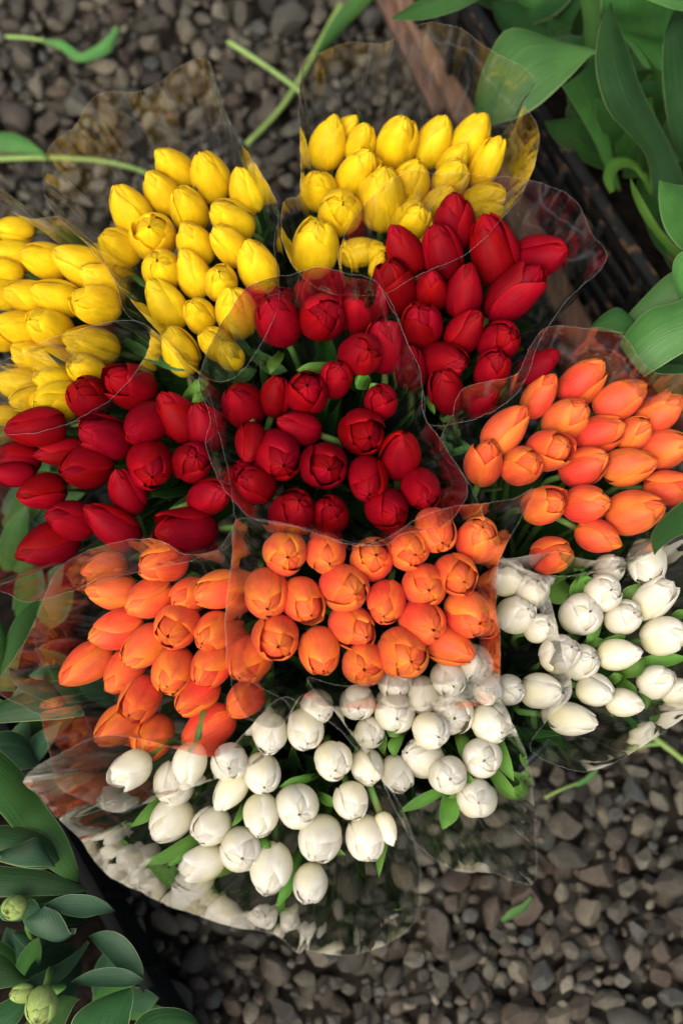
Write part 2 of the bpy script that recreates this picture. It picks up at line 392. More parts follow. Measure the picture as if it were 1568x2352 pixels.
for i, (x, y, r) in enumerate(top_layer + under):
    top = i < len(top_layer)
    q = random.Random(i); s = (r * q.uniform(1.1, 1.5), r * q.uniform(.85, 1.1), r * q.uniform(.6, .9))
    z = .006 + r * q.uniform(.35, .65) + q.uniform(-.004, .004) if top else -.019 + q.uniform(-.005, .006)
    e = rotm(i)
    if i in singles:
        o = link('stone', svars[i % 12], STONE, ground)
        o.location = (x, y, z); o.rotation_euler = e.to_euler(); o.scale = s
    else:
        V, F = low[i % 12]
        A = (np.array(e) @ (V * np.array(s)).T).T + np.array([x, y, z])
        MV.append(A); MF.append(np.array(F) + off); off += len(V)
MV = np.concatenate(MV); MF = np.concatenate(MF)
me = bpy.data.meshes.new('gravel'); me.vertices.add(len(MV)); me.vertices.foreach_set('co', MV.ravel())
me.loops.add(MF.size); me.loops.foreach_set('vertex_index', MF.ravel().astype(np.int32))
me.polygons.add(len(MF)); me.polygons.foreach_set('loop_start', np.arange(0, MF.size, 3, dtype=np.int32))
me.polygons.foreach_set('use_smooth', [True] * len(MF)); me.update(calc_edges=True); me.validate(); me.set_sharp_from_angle(angle=R(30))
tag(link('gravel', me, STONE_MASS, ground), kind='stuff')

# ------------------------------------------------------------------ flower buckets
def lathe(prof, seg=56):
    V = []
    for r, z in prof:
        for k in range(seg):
            a = 2 * math.pi * k / seg; V.append((r * math.cos(a), r * math.sin(a), z))
    return V, grid_faces(len(prof), seg, True)
BUCK = []
def bucket(px, py, rad, label):
    c = P(px, py, .29); t = empty('flower_bucket', (c[0], c[1], .012))
    V, F = lathe([(.001, 0), (rad * .8, 0), (rad * .82, .006), (rad * .97, .262), (rad * .955, .262), (rad * .80, .010), (.001, .008)])
    link('body', mesh('body', V, F), BLACK, t)
    V, F = lathe([(rad * .965, .250), (rad * 1.02, .252), (rad * 1.03, .262), (rad * 1.025, .276), (rad * 1.0, .281), (rad * .968, .276), (rad * .958, .264)])
    link('rim', mesh('rim', V, F), BLACK, t)
    V, F = lathe([(.001, .09), (rad * .83, .09)])
    tag(t, label, 'bucket', 'black buckets holding the tulips'); BUCK.append((c[0], c[1], rad)); return t
bucket(850, 722, .158, 'black plastic bucket under the yellow and upper red tulips, rim showing between yellow bunches')
bucket(985, 1470, .165, 'black plastic bucket under the orange and white tulips, edge showing above the gravel')

# ------------------------------------------------------------------ crates, planks
def crate(a, b, inward, h, ztop, mat, label, group, soil):
    a = np.array([a[0], a[1], 0.]); b = np.array([b[0], b[1], 0.]); d = b - a; Ln = np.linalg.norm(d); d /= Ln
    n_ = np.array([-d[1], d[0], 0]); n_ = n_ if n_ @ np.array([*inward, 0]) > 0 else -n_
    wd = .42; z0 = ztop - h; t = empty('plastic_crate', a + np.array([0, 0, z0]))
    def part(name, p, q, wdt, hgt, upd=(0, 0, 1)):
        V, F = box_vf(p, q, wdt, hgt, upd); V = np.array(V) - np.array(t.location); link(name, mesh(name, V, F), mat, t)
    c0, c1, c2, c3 = a, b, b + n_ * wd, a + n_ * wd
    Z = lambda z: np.array([0, 0, z])
    for p, q in ((c0, c1), (c1, c2), (c2, c3), (c3, c0)):
        e = (q - p) / np.linalg.norm(q - p); L_ = np.linalg.norm(q - p)
        part('top_rail', p + Z(ztop - .008) + e * .012, q + Z(ztop - .008) - e * .012, .015, .016)
        for k, zz in enumerate(np.linspace(z0 + .012, ztop - .040, 5)):
            part('slat', p + Z(zz) + e * .012, q + Z(zz) - e * .012, .007, .026)
        m = int(L_ / .085)
        for k in range(1, m):
            s = p + e * (L_ * k / m); outw = np.cross(e, (0, 0, 1)); 
            sgn = 1 if outw @ (a + d * Ln / 2 + n_ * wd / 2 - s) < 0 else -1
            s = s + outw * sgn * .0072
            part('rib', s + Z(z0), s + Z(ztop - .018), .010, .007, outw)
    for c in (c0, c1, c2, c3): part('corner_post', c + Z(z0), c + Z(ztop), .022, .022, d)
    fl = [c0 + Z(z0 + .012), c1 + Z(z0 + .012), c2 + Z(z0 + .012), c3 + Z(z0 + .012)]
    link('floor', mesh('floor', [f - np.array(t.location) for f in fl], [(0, 1, 2, 3)], smooth=False), CRATE_CLEAN, t)
    tag(t, label, 'crate', group)
    # soil inside
    k = 26; V = []; ins = .02
    for i in range(k):
        for j in range(k):
            p = a + d * (ins + (Ln - 2 * ins) * i / (k - 1)) + n_ * (ins + (wd - 2 * ins) * j / (k - 1))
            V.append((p[0], p[1], soil + .012 * mnoise.noise(Vector(p) * 20)))
    so_ = link('potting_soil', mesh('potting_soil', V, grid_faces(k, k)), SOIL); tag(so_, kind='stuff')
    return t
cA = P(985, -140, .24); cB = P(1580, 760, .24)
crate(cA, cB, (1, .5), .235, .24, CRATE, 'weathered black crate with brown flecks holding tall leafy plants beside the wooden plank', 'black plant crates', .13)
cC = P(-60, 1560, .20); cD = P(425, 2420, .20)
crate(cC, cD, (-1, -.5), .19, .20, CRATE_CLEAN, 'dark ribbed crate with green budding tulip plants at the gravel edge', 'black plant crates', .09)

cE = P(95, 1000, .15); cF = P(95, 1610, .15)  # extra crate, added only to make the left gap dark
crate(cE, cF, (-1, 0), .14, .15, CRATE_CLEAN, 'low dark crate added to darken the gap below the left red bunch', 'black plant crates', .05)

def plank(pts, width, th, z, mat, label):
    a, b = P(*pts[0], z), P(*pts[1], z); n = 24; V = []
    d = (b - a) / np.linalg.norm(b - a); s = np.cross(d, (0, 0, 1)); h = np.array([0, 0, 1.])
    prof = [(-.5, -.5), (.5, -.5), (.5, .38), (.44, .5), (.1, .49), (-.2, .52), (-.44, .5), (-.5, .38)]
    for i in range(n):
        f = i / (n - 1); c = (b - a) * f
        for (x, y) in prof:
            wob = .05 * mnoise.noise(Vector((f * 9, x * 2, y)))
            V.append(c + s * (x * (1 + wob)) * width + h * (y + wob) * th)
    F = grid_faces(n, 8, True); F.append(tuple(range(7, -1, -1))); F.append(tuple((n - 1) * 8 + k for k in range(8)))
    o = link('wooden_plank', mesh('wooden_plank', V, F), mat); o.location = a
    return tag(o, label, 'plank', 'old planks on the gravel')
plank(((895, -70), (1345, 800)), .036, .03, .045, WOOD, 'reddish brown weathered plank lying along the black crate')
plank(((838, -90), (1010, 260)), .022, .02, .03, WOOD_DARK, 'short dark brown plank on the gravel outside the longer plank')

# ------------------------------------------------------------------ tulips: measured heads, row by row
OFF = {'0': None, '1': (0, 0), '2': (784.4, 0), '3': (0, 514.4), '4': (784.4, 514.4), '5': (0, 1065.5), '6': (784.4, 1065.5), '7': (0, 1616.6), '8': (784.4, 1616.6)}
T = {}
T['left yellow'] = ('yellow', .445, """3 55 25 172 210 110
3 60 145 165 240 145; 3 480 262 152 235 150; 3 205 165 160 230 150; 3 375 190 152 290 165
3 15 210 165 180 110
3 15 325 170 200 130; 3 130 335 165 230 145; 3 260 335 160 240 150; 3 440 370 168 220 170
3 5 520 170 160 120; 3 85 478 165 225 145; 3 230 480 155 220 160
3 150 610 155 210 135; 3 262 640 158 240 150; 3 415 555 165 260 165
3 90 735 172 235 135; 3 250 722 170 190 130; 3 400 672 152 185 135
3 150 800 190 205 125; 3 268 815 183 225 165; 3 15 880 185 160 85""")
T['middle yellow'] = ('yellow', .455, """1 798 768 135 220 148; 1 963 808 110 235 165; 1 1125 875 108 218 142
1 600 970 120 260 165; 1 745 882 125 225 148; 1 865 957 118 215 155; 1 1060 1005 140 225 158
1 548 1130 145 205 150; 1 705 1085 110 205 192; 1 893 1112 120 215 150; 1 1055 1125 130 215 142
3 745 212 115 180 162; 3 885 225 113 235 142; 3 1018 275 100 165 140; 3 1180 190 112 250 165
3 762 368 125 260 152; 3 915 420 120 165 132; 3 1085 405 100 235 175
3 825 580 112 235 150; 3 985 545 140 170 132; 3 1055 600 120 150 112""")
T['right yellow'] = ('yellow', .45, """1 1510 655 77 250 152; 2 20 590 50 150 95; 2 88 655 70 185 128; 2 252 655 70 248 172; 2 425 650 65 245 150; 2 590 640 60 255 150
2 75 800 65 245 165; 2 310 852 65 235 170; 2 515 735 50 180 112; 2 500 822 55 195 142; 2 665 748 63 265 122
1 1465 870 100 185 150; 2 190 912 85 285 196; 2 450 940 55 205 140; 2 650 925 25 225 150
2 -8 980 75 195 182; 2 320 1020 55 195 150; 2 395 1080 60 165 100; 2 650 985 20 190 110
1 1446 1140 86 260 190; 4 95 130 8 220 122; 4 165 190 70 130 65""")
T['upper red'] = ('red', .475, """2 515 1020 86 262 180
4 285 120 115 250 160; 4 460 130 102 268 172; 4 695 120 104 335 205; 4 910 150 18 270 188
4 240 290 100 262 190; 4 415 300 86 190 142; 4 565 310 80 258 165; 4 790 320 45 340 185
4 190 560 95 240 170; 4 365 465 98 212 175; 4 570 490 55 222 150; 4 720 540 40 195 168
4 320 660 90 205 135; 4 470 630 352 220 165; 4 690 672 65 192 150; 4 900 650 35 230 120
4 60 400 100 205 150; 4 480 770 105 208 150; 4 640 800 30 185 130""")
T['middle red'] = ('red', .485, """3 1275 445 115 242 185; 3 1480 430 60 205 200; 4 85 600 30 190 178
3 1115 830 125 212 180; 3 1265 787 80 188 140; 3 1410 777 85 188 180; 3 1540 712 70 172 142; 4 180 815 90 152 140
3 1150 1005 265 185 128; 3 1370 935 160 208 140; 4 95 960 320 205 195
3 1275 1062 300 222 205; 3 1490 1112 330 205 200; 4 270 1055 80 222 178
5 1130 50 150 150 125; 5 1175 95 150 185 150; 4 120 1168 275 202 168; 6 365 120 300 190 168
5 1340 225 60 212 188; 5 1515 230 90 172 160; 6 210 210 325 192 178""")
T['left red'] = ('red', .465, """3 410 800 140 212 180; 3 595 745 155 245 188
3 165 935 185 285 172; 3 480 980 160 252 180; 3 665 925 215 225 180; 3 815 885 125 262 165; 3 940 930 110 235 160
3 70 1080 180 245 150; 3 280 1050 185 250 122; 3 390 1117 190 245 190; 3 690 1105 280 215 195; 3 880 1095 45 175 168
5 55 48 180 225 110; 5 190 128 190 225 152; 5 580 125 115 225 155; 5 960 150 20 195 150
5 320 255 165 235 165; 5 515 285 145 312 160; 5 855 305 185 285 185
5 220 370 200 300 190""")
T['left orange'] = ('orange', .470, """5 480 475 195 225 125; 5 745 460 190 228 172
5 515 585 175 245 158; 5 685 620 205 240 165; 5 875 605 205 195 152; 5 1000 580 195 235 165
5 535 762 200 262 168; 5 810 748 230 212 190; 5 980 775 225 195 162
5 395 925 215 290 165; 5 565 960 230 232 162; 5 665 840 220 250 168; 5 800 950 245 222 182; 5 970 930 235 215 168; 5 1150 900 240 232 180
5 645 1080 235 222 172; 5 900 1070 220 225 165; 5 1120 1090 225 195 152
7 540 105 215 245 165; 7 700 155 240 218 175; 7 955 115 215 285 175""")  # left head of the top row stands in for a film reflection
T['middle orange'] = ('orange', .490, """5 1310 410 300 188 188; 5 1495 415 290 182 166; 6 140 440 45 186 182; 6 305 390 320 192 180; 6 430 305 300 202 176; 6 625 350 72 202 180
5 1225 595 275 222 192; 5 1390 630 300 212 180; 6 15 570 330 222 206; 6 205 635 260 195 166; 6 380 560 315 190 184; 6 525 510 320 195 180
5 1270 800 285 206 196; 6 50 750 325 216 182; 6 370 725 325 212 186; 6 580 690 320 222 196
5 1470 865 280 222 176; 6 105 920 270 190 185; 6 280 870 315 232 216; 6 500 840 335 242 168""")
T['right orange'] = ('orange', .465, """4 1105 725 45 262 172; 4 910 790 55 245 132
4 755 945 50 285 162; 4 1030 900 35 235 170; 4 1280 805 30 275 166; 4 1460 870 35 265 160
4 655 1095 75 212 160; 4 830 1110 20 192 166; 4 950 1040 15 214 172; 4 1185 965 20 245 162; 4 1345 960 35 185 142; 4 1485 1030 15 242 172
4 1120 1112 25 238 172; 4 1320 1112 10 252 162; 6 1500 110 2 232 150
6 930 190 15 205 162; 6 1125 185 5 225 162; 6 1350 220 12 275 190
6 970 420 10 200 162; 6 1180 335 340 220 145""")
T['right white'] = ('white', .450, """6 1230 480 40 160 130; 6 1400 450 280 205 168
6 760 520 60 175 142; 6 875 585 60 165 145; 6 1200 592 20 168 158; 6 1430 620 40 245 152
6 800 690 20 185 162; 6 905 755 20 140 122; 6 1100 692 20 190 180; 6 1295 702 20 170 152; 6 1480 790 10 218 168
6 1000 872 30 186 162; 6 1095 912 20 176 152; 6 1275 875 5 215 138
6 770 1040 0 150 132; 6 920 1042 0 195 152; 6 1170 1042 345 175 142; 6 1445 1000 20 180 142; 6 1545 1050 10 150 122
6 1300 1098 350 186 122; 8 1060 70 350 238 142""")
T['middle white'] = ('white', .470, """8 -112 15 280 152 140; 6 250 1000 290 170 150; 6 490 985 300 165 150; 6 610 920 310 185 152; 6 670 1040 300 140 122
8 75 -5 270 155 150; 8 245 45 290 174 170; 6 365 1065 280 176 146; 8 505 50 300 176 180; 8 685 90 320 186 162
8 130 132 290 136 126; 8 410 122 320 168 152
8 115 290 290 172 142; 8 255 325 300 176 138; 8 370 250 160 202 166; 8 490 330 300 166 165; 8 645 247 300 170 168
8 620 437 285 172 172""")
T['left white'] = ('white', .485, """7 1240 140 270 185 152; 7 1400 120 280 185 160; 7 600 300 215 205 152; 7 870 275 250 200 142
7 1055 270 265 165 160; 7 1205 320 280 184 156; 7 1530 262 285 174 160
7 800 370 250 205 180; 7 1055 400 235 225 132; 7 1365 470 290 194 185; 8 45 450 285 174 150
7 780 540 225 232 176; 7 965 565 220 190 160; 7 1200 510 265 198 152; 7 1470 625 255 218 186; 8 110 620 280 210 165; 8 205 575 292 170 90
7 930 730 200 225 152; 7 1105 670 285 194 184; 7 1245 755 262 238 180; 7 1425 830 265 184 150""")
KLEN = {'yellow': 1.78, 'red': 1.68, 'orange': 1.62, 'white': 1.50}

heads = []
for bname, (colr, hb, txt) in T.items():
    for ri, line in enumerate(txt.split('\n')):
        row = []
        for e in line.split(';'):
            c, x, y, a, Lp, Wp = e.split(); o = OFF[c]
            fx, fy = float(x) * .5 + o[0], float(y) * .5 + o[1]
            row.append([fx, fy, R(float(a)), float(Lp) * .5, float(Wp) * .5])
        row.sort(key=lambda q: q[0])
        for k, q in enumerate(row):
            heads.append(dict(b=bname, c=colr, row=ri, idx=k, n=len(row), x=q[0], y=q[1], a=q[2], L=q[3], W=q[4], z=hb))
nrows = {b: max(h['row'] for h in heads if h['b'] == b) + 1 for b in T}
for h in heads:
    r = math.hypot(h['x'] - 800, (h['y'] - 1150) * .8)
    z = h['z'] - .030 * min(1.2, (r / 800) ** 2) + random.uniform(-.004, .004)
    p = P(h['x'], h['y'], z); D = depth_of(p)
    k = max(KLEN[h['c']], h['L'] / h['W'] * 1.01); q = h['L'] / h['W']
    s = math.sqrt(max(.02, (q * q - 1) / (k * k - 1))); s = min(s, .93)
    c_ = math.sqrt(1 - s * s); d2 = rgt * math.cos(h['a']) + upv * math.sin(h['a'])
    vd = ray(h['x'], h['y']); vd = vd / np.linalg.norm(vd)
    d2 = d2 - vd * (d2 @ vd); d2 /= np.linalg.norm(d2)
    h['axis'] = d2 * s - vd * c_; h['D'] = D; h['k'] = k; h['vd'] = ray(h['x'], h['y'])
# push neighbouring heads apart along their lines of sight so that petals do not run through each other
nH = len(heads)
Dv = np.array([h['D'] for h in heads]); VD = np.array([h['vd'] for h in heads]); AX = np.array([h['axis'] for h in heads])
Wp = np.array([h['W'] for h in heads]); Kk = np.array([h['k'] for h in heads]); D0 = Dv.copy()
XY = np.array([(h['x'], h['y']) for h in heads])
near = [(i, j) for i in range(nH) for j in range(i + 1, nH) if np.hypot(*(XY[i] - XY[j])) < 150]
for it in range(50):
    Ws = Wp * Dv * TH / 784; C = CAM + VD * Dv[:, None]; Ls = Ws * Kk
    rad = Ws * .40; half = np.maximum(Ls / 2 - rad, .001)
    mv = np.zeros(nH); cnt = np.zeros(nH)
    for i, j in near:
        best = None
        for a in (-1, 0, 1):
            for b in (-1, 0, 1):
                v = (C[j] + AX[j] * half[j] * b) - (C[i] + AX[i] * half[i] * a); dd = math.sqrt(v @ v)
                o = rad[i] + rad[j] - dd
                if o > 0 and (best is None or o > best[0]): best = (o, v)
        if best:
            o, v = best; dz = v @ fwd
            sg = 1 if dz > 0 else -1
            if abs(dz) < .002: sg = 1 if Dv[j] > Dv[i] else -1
            mv[j] += sg * o * .35; mv[i] -= sg * o * .35
    Dv += np.clip(mv, -.004, .004) + (D0 - Dv) * .02
for h, d in zip(heads, Dv):
    h['D'] = float(d); h['W3'] = h['W'] * px_size(d) * {'yellow': 1.06, 'red': 1.04, 'orange': 1.03, 'white': 1.02}[h['c']]; h['L3'] = h['W3'] * h['k']; h['C'] = CAM + h['vd'] * d

# ---- head shapes: six petals each, shared by all tulips
def profile(u, tip, tp=0.):
    xs = [0, .03, .08, .16, .28, .40, .52, .64, .76, .86, .94, 1.0]
    ys = [.05, .18, .30, .405, .485, .52, .52, .495, .435 + tip * .12, .345 + tip * .3, .225 + tip * .55, .035 + tip * .7]
    yt = [.05, .20, .33, .44, .505, .52, .50, .45, .365 + tip * .12, .27 + tip * .3, .165 + tip * .55, .03 + tip * .7]
    return float(np.interp(u, xs, ys)) * (1 - tp) + float(np.interp(u, xs, yt)) * tp
def head_variant(seed, tip, tp):
    """three outer petals hugging a closed inner bud of three more"""
    r = random.Random(seed); petals = []; twist = r.choice((-1, 1)); proud = r.randrange(3); openp = r.randrange(3) if r.random() < .45 else -1
    for ring in range(2):
        for i in range(3):
            f0 = R(120 * i + (60 if ring else 0) + r.uniform(-10, 10))
            am = R((72 if ring == 0 else 76) * r.uniform(.93, 1.06)); top = r.uniform(.87, 1.0) if ring == 0 else r.uniform(.985, 1.0)
            op = (.06 * r.uniform(.5, 1.6) if (ring == 0 and i == openp) else .012 * r.random()) if ring == 0 else 0
            lift = (.035 if i == proud else r.uniform(0, .012)) if ring == 0 else 0
            curl = r.uniform(-.3, 1.0) * .03; groove = r.uniform(0, .045); lobe = r.uniform(.13, .25)
            ph = r.uniform(0, 6); tw = r.uniform(-.12, .12); skew = r.uniform(-.05, .05); asym = r.uniform(-.05, .05)
            nu, nv = 18, 13; V = []; UV = []
            for a in range(nu):
                u = (a / (nu - 1)) ** .9; zz = min(u * top, 1.0)
                rad = profile(zz, tip if ring == 0 else 0, tp) - (.022 * max(0, (zz - .8) / .2) if ring else 0)
                if ring == 0: tap = 1.0 if u < .60 else max(.03, 1 - ((u - .60) / .40) ** 2.3) ** .55
                else: tap = 1.0
                aw = am * (.55 + .45 * math.sin(math.pi / 2 * min(u / .5, 1))) * tap
                s1 = max(0, min(1, (u - .12) / .4))
                for b in range(nv):
                    v = b / (nv - 1) * 2 - 1; ve = v + asym
                    if ring == 0:
                        rr = rad * (1.02 + lift * s1 + .05 * v * twist - (lobe * v * v - .03) * s1 * (1 - .5 * u))
                        rr -= groove * rad * 2 * math.exp(-(ve / .14) ** 2) * math.sin(math.pi * min(1, u * 1.02)) ** 1.4 * .5
                        rr += op * u ** 2 + curl * max(0, (u - .80) / .20) ** 2 + .012 * math.sin(10 * u + ph + 2 * v) * v * v * s1
                    else:
                        rr = rad * (.83 + .08 * max(0, min(1, (zz - .7) / .25)) + .09 * v * twist) + .014 * math.sin(5 * v + ph + 2 * i) * max(0, (u - .75) / .25) ** 1.5
                    rr = max(rr, .006)
                    an = f0 + aw * v + tw * u + skew * math.sin(5 * u + ph)
                    z = zz - .02 * v * v * u + (.012 * math.sin(8 * an + ph) + .008 * math.sin(17 * an + 2 * ph)) * u ** 5 * (1 if ring == 0 else 1.6)
                    V.append((rr * math.cos(an), rr * math.sin(an), z - .5)); UV.append((b / (nv - 1), u))
            petals.append(mesh('petal', V, grid_faces(nu, nv), UV))
    return petals
HEADV = [head_variant(100 + k, t, (.0, 1.0, .5)[k % 3]) for k, t in enumerate([.0, .02, .04, .08, .01, .10, .03, .05, .0, .06, .02, .04, .07, .01, .12, .0, .05, .03])] + [head_variant(200 + k, t, .3) for k, t in enumerate((.22, .30, .26))]

# ---- leaf blades
def blade(Lx, Wx, bend, fold, seed, nu=13, nv=7):
    r = random.Random(seed); V = []; UV = []; sw = r.uniform(-.1, .1); tw = r.uniform(-.8, .8); wv = r.uniform(.002, .006)
    for a in range(nu):
        u = a / (nu - 1); wd = Wx * (math.sin(math.pi * min(1, (.12 + .88 * u)) ** .85) ** .8 if u < 1 else 0.0) * .5
        wd = max(wd, .0006)
        for b in range(nv):
            v = b / (nv - 1) * 2 - 1; t = tw * u
            x = v * wd; y = -fold * wd * abs(v) ** 1.6 + wv * math.sin(8 * u + 3 * v) * abs(v)
            V.append((x * math.cos(t) - y * math.sin(t) + sw * Lx * u * u, x * math.sin(t) + y * math.cos(t) + bend * Lx * u * u, u * Lx))
            UV.append((b / (nv - 1), u))
    return mesh('leaf', V, grid_faces(nu, nv), UV)
BLADES = [blade(.19, .034, bnd, fo, k) for k, (bnd, fo) in enumerate([(.10, .5), (.2, .7), (.3, .4), (-.05, .6), (.15, .9), (.25, .5), (.35, .8)])]

def strip_leaf(A, B, cup=.12, n=16, m=7, name='leaf'):
    """leaf between two edge lines given as (picture x, picture y, height) along which the real edges lie"""
    a = catmull([P(*q) for q in A], n); b = catmull([P(*q) for q in B], n); V = []; UV = []
    for i in range(n):
        wv = b[i] - a[i]; W_ = np.linalg.norm(wv)
        tdir = (a[min(i + 1, n - 1)] + b[min(i + 1, n - 1)] - a[max(i - 1, 0)] - b[max(i - 1, 0)]); tdir = tdir / (np.linalg.norm(tdir) + 1e-9)
        nn = np.cross(wv, tdir); l = np.linalg.norm(nn); nn = nn / l if l > 1e-7 else np.array([0, 0, 1.])
        if nn[2] < 0: nn = -nn
        for j in range(m):
            f = j / (m - 1); s = 1 - (2 * f - 1) ** 2
            V.append(a[i] + wv * f + nn * cup * W_ * s); UV.append((f, i / (n - 1)))
    return V, grid_faces(n, m), UV

DIRW = ['right', 'upper right', 'up', 'upper left', 'left', 'lower left', 'down', 'lower right']
ORD = ['first', 'second', 'third', 'fourth', 'fifth', 'sixth', 'seventh', 'eighth']
def shape_word(h):
    q = h['L'] / h['W']
    return 'round' if q < 1.12 else 'plump' if q < 1.35 else 'egg-shaped' if q < 1.55 else 'slender'
SPREAD = {}
for b in T:
    hs_ = [h for h in heads if h['b'] == b]
    mp = np.mean([(h['x'], h['y']) for h in hs_], 0); ma = np.mean([h['axis'] for h in hs_], 0)
    dx, dy = ma @ rgt, ma @ upv
    g = P(mp[0] - dx * 200, mp[1] + dy * 200, .20)
    bi = 0 if ('yellow' in b or 'red' in b) else 1
    bx, by, br = BUCK[bi]; v = np.array([g[0] - bx, g[1] - by]); l = np.linalg.norm(v); lim = br * .66
    if l > lim: v = v * lim / l
    G = np.array([bx + v[0], by + v[1], .04]); SPREAD[b] = dict(G=G, mp=mp, hs=hs_)
for b, S in SPREAD.items():
    top = np.mean([h['C'] - h['axis'] * h['L3'] * .5 for h in S['hs']], 0)
    S['neck'] = S['G'] + (top - S['G']) * .50; S['top'] = top
def bez(p0, p1, p2, p3, n):
    t = np.linspace(0, 1, n)[:, None]
    return (1 - t) ** 3 * p0 + 3 * (1 - t) ** 2 * t * p1 + 3 * (1 - t) * t * t * p2 + t ** 3 * p3

for hi, h in enumerate(heads):
    S = SPREAD[h['b']]; ax = h['axis']; base = h['C'] - ax * h['L3'] * .5
    rr = random.Random(hi * 7 + 1)
    foot = S['G'] + np.array([rr.uniform(-.022, .022), rr.uniform(-.022, .022), rr.uniform(0, .02)])
    neck = S['neck'] + (base - S['top']) * .38
    path = catmull([foot, S['G'] + (neck - S['G']) * .5 + np.array([0, 0, .0]), neck, base - ax * .035, base + ax * .004], 14)
    t = empty('tulip', foot)
    rown = nrows[h['b']]; rw = 'top' if h['row'] == 0 else 'bottom' if h['row'] == rown - 1 else ORD[h['row']]
    pw = 'only one' if h['n'] == 1 else ORD[h['idx']] + ' from left'
    dw = DIRW[int(round(math.degrees(h['a']) / 45)) % 8]
    lab = f"{shape_word(h)} {h['c']} tulip pointing {dw}, {pw} in {rw} row of {h['b']} bunch"
    tag(t, lab, 'tulip', f"{h['c']} tulips in the {h['b']} bunch")
    V, F = tube(path - foot, np.linspace(.0042, .0036, 14), 6)
    UVs = [(.3 + .4 * (k % 6) / 5, (k // 6) / 13) for k in range(len(V))]
    link('stem', mesh('stem', V, F, UVs), STEM, t)
    q = Vector(ax).to_track_quat('Z', 'Y') @ Quaternion((0, 0, 1), rr.uniform(0, 6.283))
    q_ = h['L'] / h['W']; cls = rr.choice((0, 0, 2)) if q_ < 1.22 else rr.choice((1, 1, 2)) if q_ > 1.42 else rr.choice((0, 1, 2))
    hv = HEADV[cls + 3 * rr.randrange(6)]
    if hi % 17 == 5 and h['c'] != 'yellow': hv = HEADV[18 + hi % 3]
    for pm in hv:
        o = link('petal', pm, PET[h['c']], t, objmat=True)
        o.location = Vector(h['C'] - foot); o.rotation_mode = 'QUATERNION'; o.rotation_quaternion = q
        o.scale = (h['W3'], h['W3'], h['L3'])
    # leaves on the stem
    for k in range(2 if rr.random() < .5 else 1):
        bl = BLADES[rr.randrange(len(BLADES))]; at = path[rr.choice((4, 5, 6, 7))]
        dr = (base - at); Lr = np.linalg.norm(dr); dr = dr / Lr
        sidev = np.array([rr.gauss(0, 1), rr.gauss(0, 1), 0]); dr2 = dr + sidev * .16; dr2 /= np.linalg.norm(dr2)
        o = link('leaf', bl, LEAF, t, objmat=True)
        o.location = Vector(at - foot); o.rotation_mode = 'QUATERNION'
        o.rotation_quaternion = Vector(dr2).to_track_quat('Z', 'Y') @ Quaternion((0, 0, 1), rr.uniform(0, 6.283))
        sc = max(.3, (Lr + rr.uniform(-.042, .006)) / .19); o.scale = (rr.uniform(.8, 1.25), rr.uniform(.8, 1.25), sc)
    h['obj'] = t; h['foot'] = foot

# small leaves that show between the heads: (base x, y, tip x, y, width)
POKE = """370 1835 300 1900 28;445 1928 325 1985 32;450 1950 380 1990 18;530 1995 450 2042 24;560 1850 530 1900 16;600 1925 620 1962 20;675 1990 632 2086 28
600 1826 603 1866 20;738 1830 772 1852 24;705 1788 640 1808 22;885 1925 870 2016 20;760 1935 795 1965 18;700 1900 730 1880 18
845 1660 882 1735 34;895 1668 918 1692 30;915 1690 905 1740 30;1060 1700 1086 1752 36;1010 1818 915 1866 28;1035 1830 1015 1906 46;1092 1790 1012 1850 16
1130 1770 1200 1842 32;1140 1700 1180 1795 34;1062 1775 1092 1797 20;1180 1800 1195 1840 22;1140 1640 1175 1690 16
1290 1345 1248 1378 60;1325 1375 1322 1328 40;1350 1350 1335 1320 36;1372 1425 1345 1480 28;1320 1460 1290 1475 28;1378 1484 1440 1452 26;1430 1545 1482 1516 36
1472 1525 1580 1512 34;1400 1565 1430 1552 24;1422 1565 1462 1612 30;1480 1580 1482 1632 26;1540 1424 1580 1402 24;1466 1608 1400 1645 26;1340 1492 1386 1470 30;1440 1395 1470 1340 50
600 825 660 852 36;745 842 680 850 26;840 880 815 868 40;475 905 440 925 26;982 920 998 952 14;396 1062 374 1102 12;680 1128 672 1160 12;540 870 590 850 30;870 900 850 880 30
640 820 620 860 26;520 790 560 830 24;440 900 480 860 30;370 830 440 850 26;300 790 350 830 24
400 500 375 525 18;310 635 340 665 14;50 620 110 636 16;465 420 440 440 14;1100 1050 1060 1010 20;1040 1040 1075 1020 18"""
for line in POKE.split('\n'):
    for e in line.split(';'):
        bx, by, tx, ty, wd = map(float, e.split())
        dist = [math.hypot(h['x'] - bx, h['y'] - by) for h in heads]; h = heads[int(np.argmin(dist))]
        z0 = h['C'][2] - .012; z1 = h['C'][2] - .002; mx, my = (bx + tx) / 2, (by + ty) / 2; ux, uy = tx - bx, ty - by; l = math.hypot(ux, uy); nx, ny = -uy / l, ux / l
        bow = random.uniform(-.14, .14) * l; hw = wd / 2; ex, ey = bx - ux * .35, by - uy * .35
        ctr = [(ex, ey, z0 - .02, .55), (bx, by, z0, .85), (mx + nx * bow, my + ny * bow, (z0 + z1) / 2 + .004, 1.0), (bx + ux * .8 + nx * bow * .6, by + uy * .8 + ny * bow * .6, z1, .55), (tx, ty, z1 - .004, .02)]
        A = [(x + nx * hw * s, y + ny * hw * s, z + .004 * s) for x, y, z, s in ctr]; B = [(x - nx * hw * s, y - ny * hw * s, z) for x, y, z, s in ctr]
        V, F, UV = strip_leaf(A, B, random.choice((-.22, -.15, .2)), 12, 6)
        link('leaf', mesh('leaf', np.array(V) - h['foot'], F, UV), LEAF_FRESH if h['c'] in ('white', 'red') else LEAF, h['obj'])

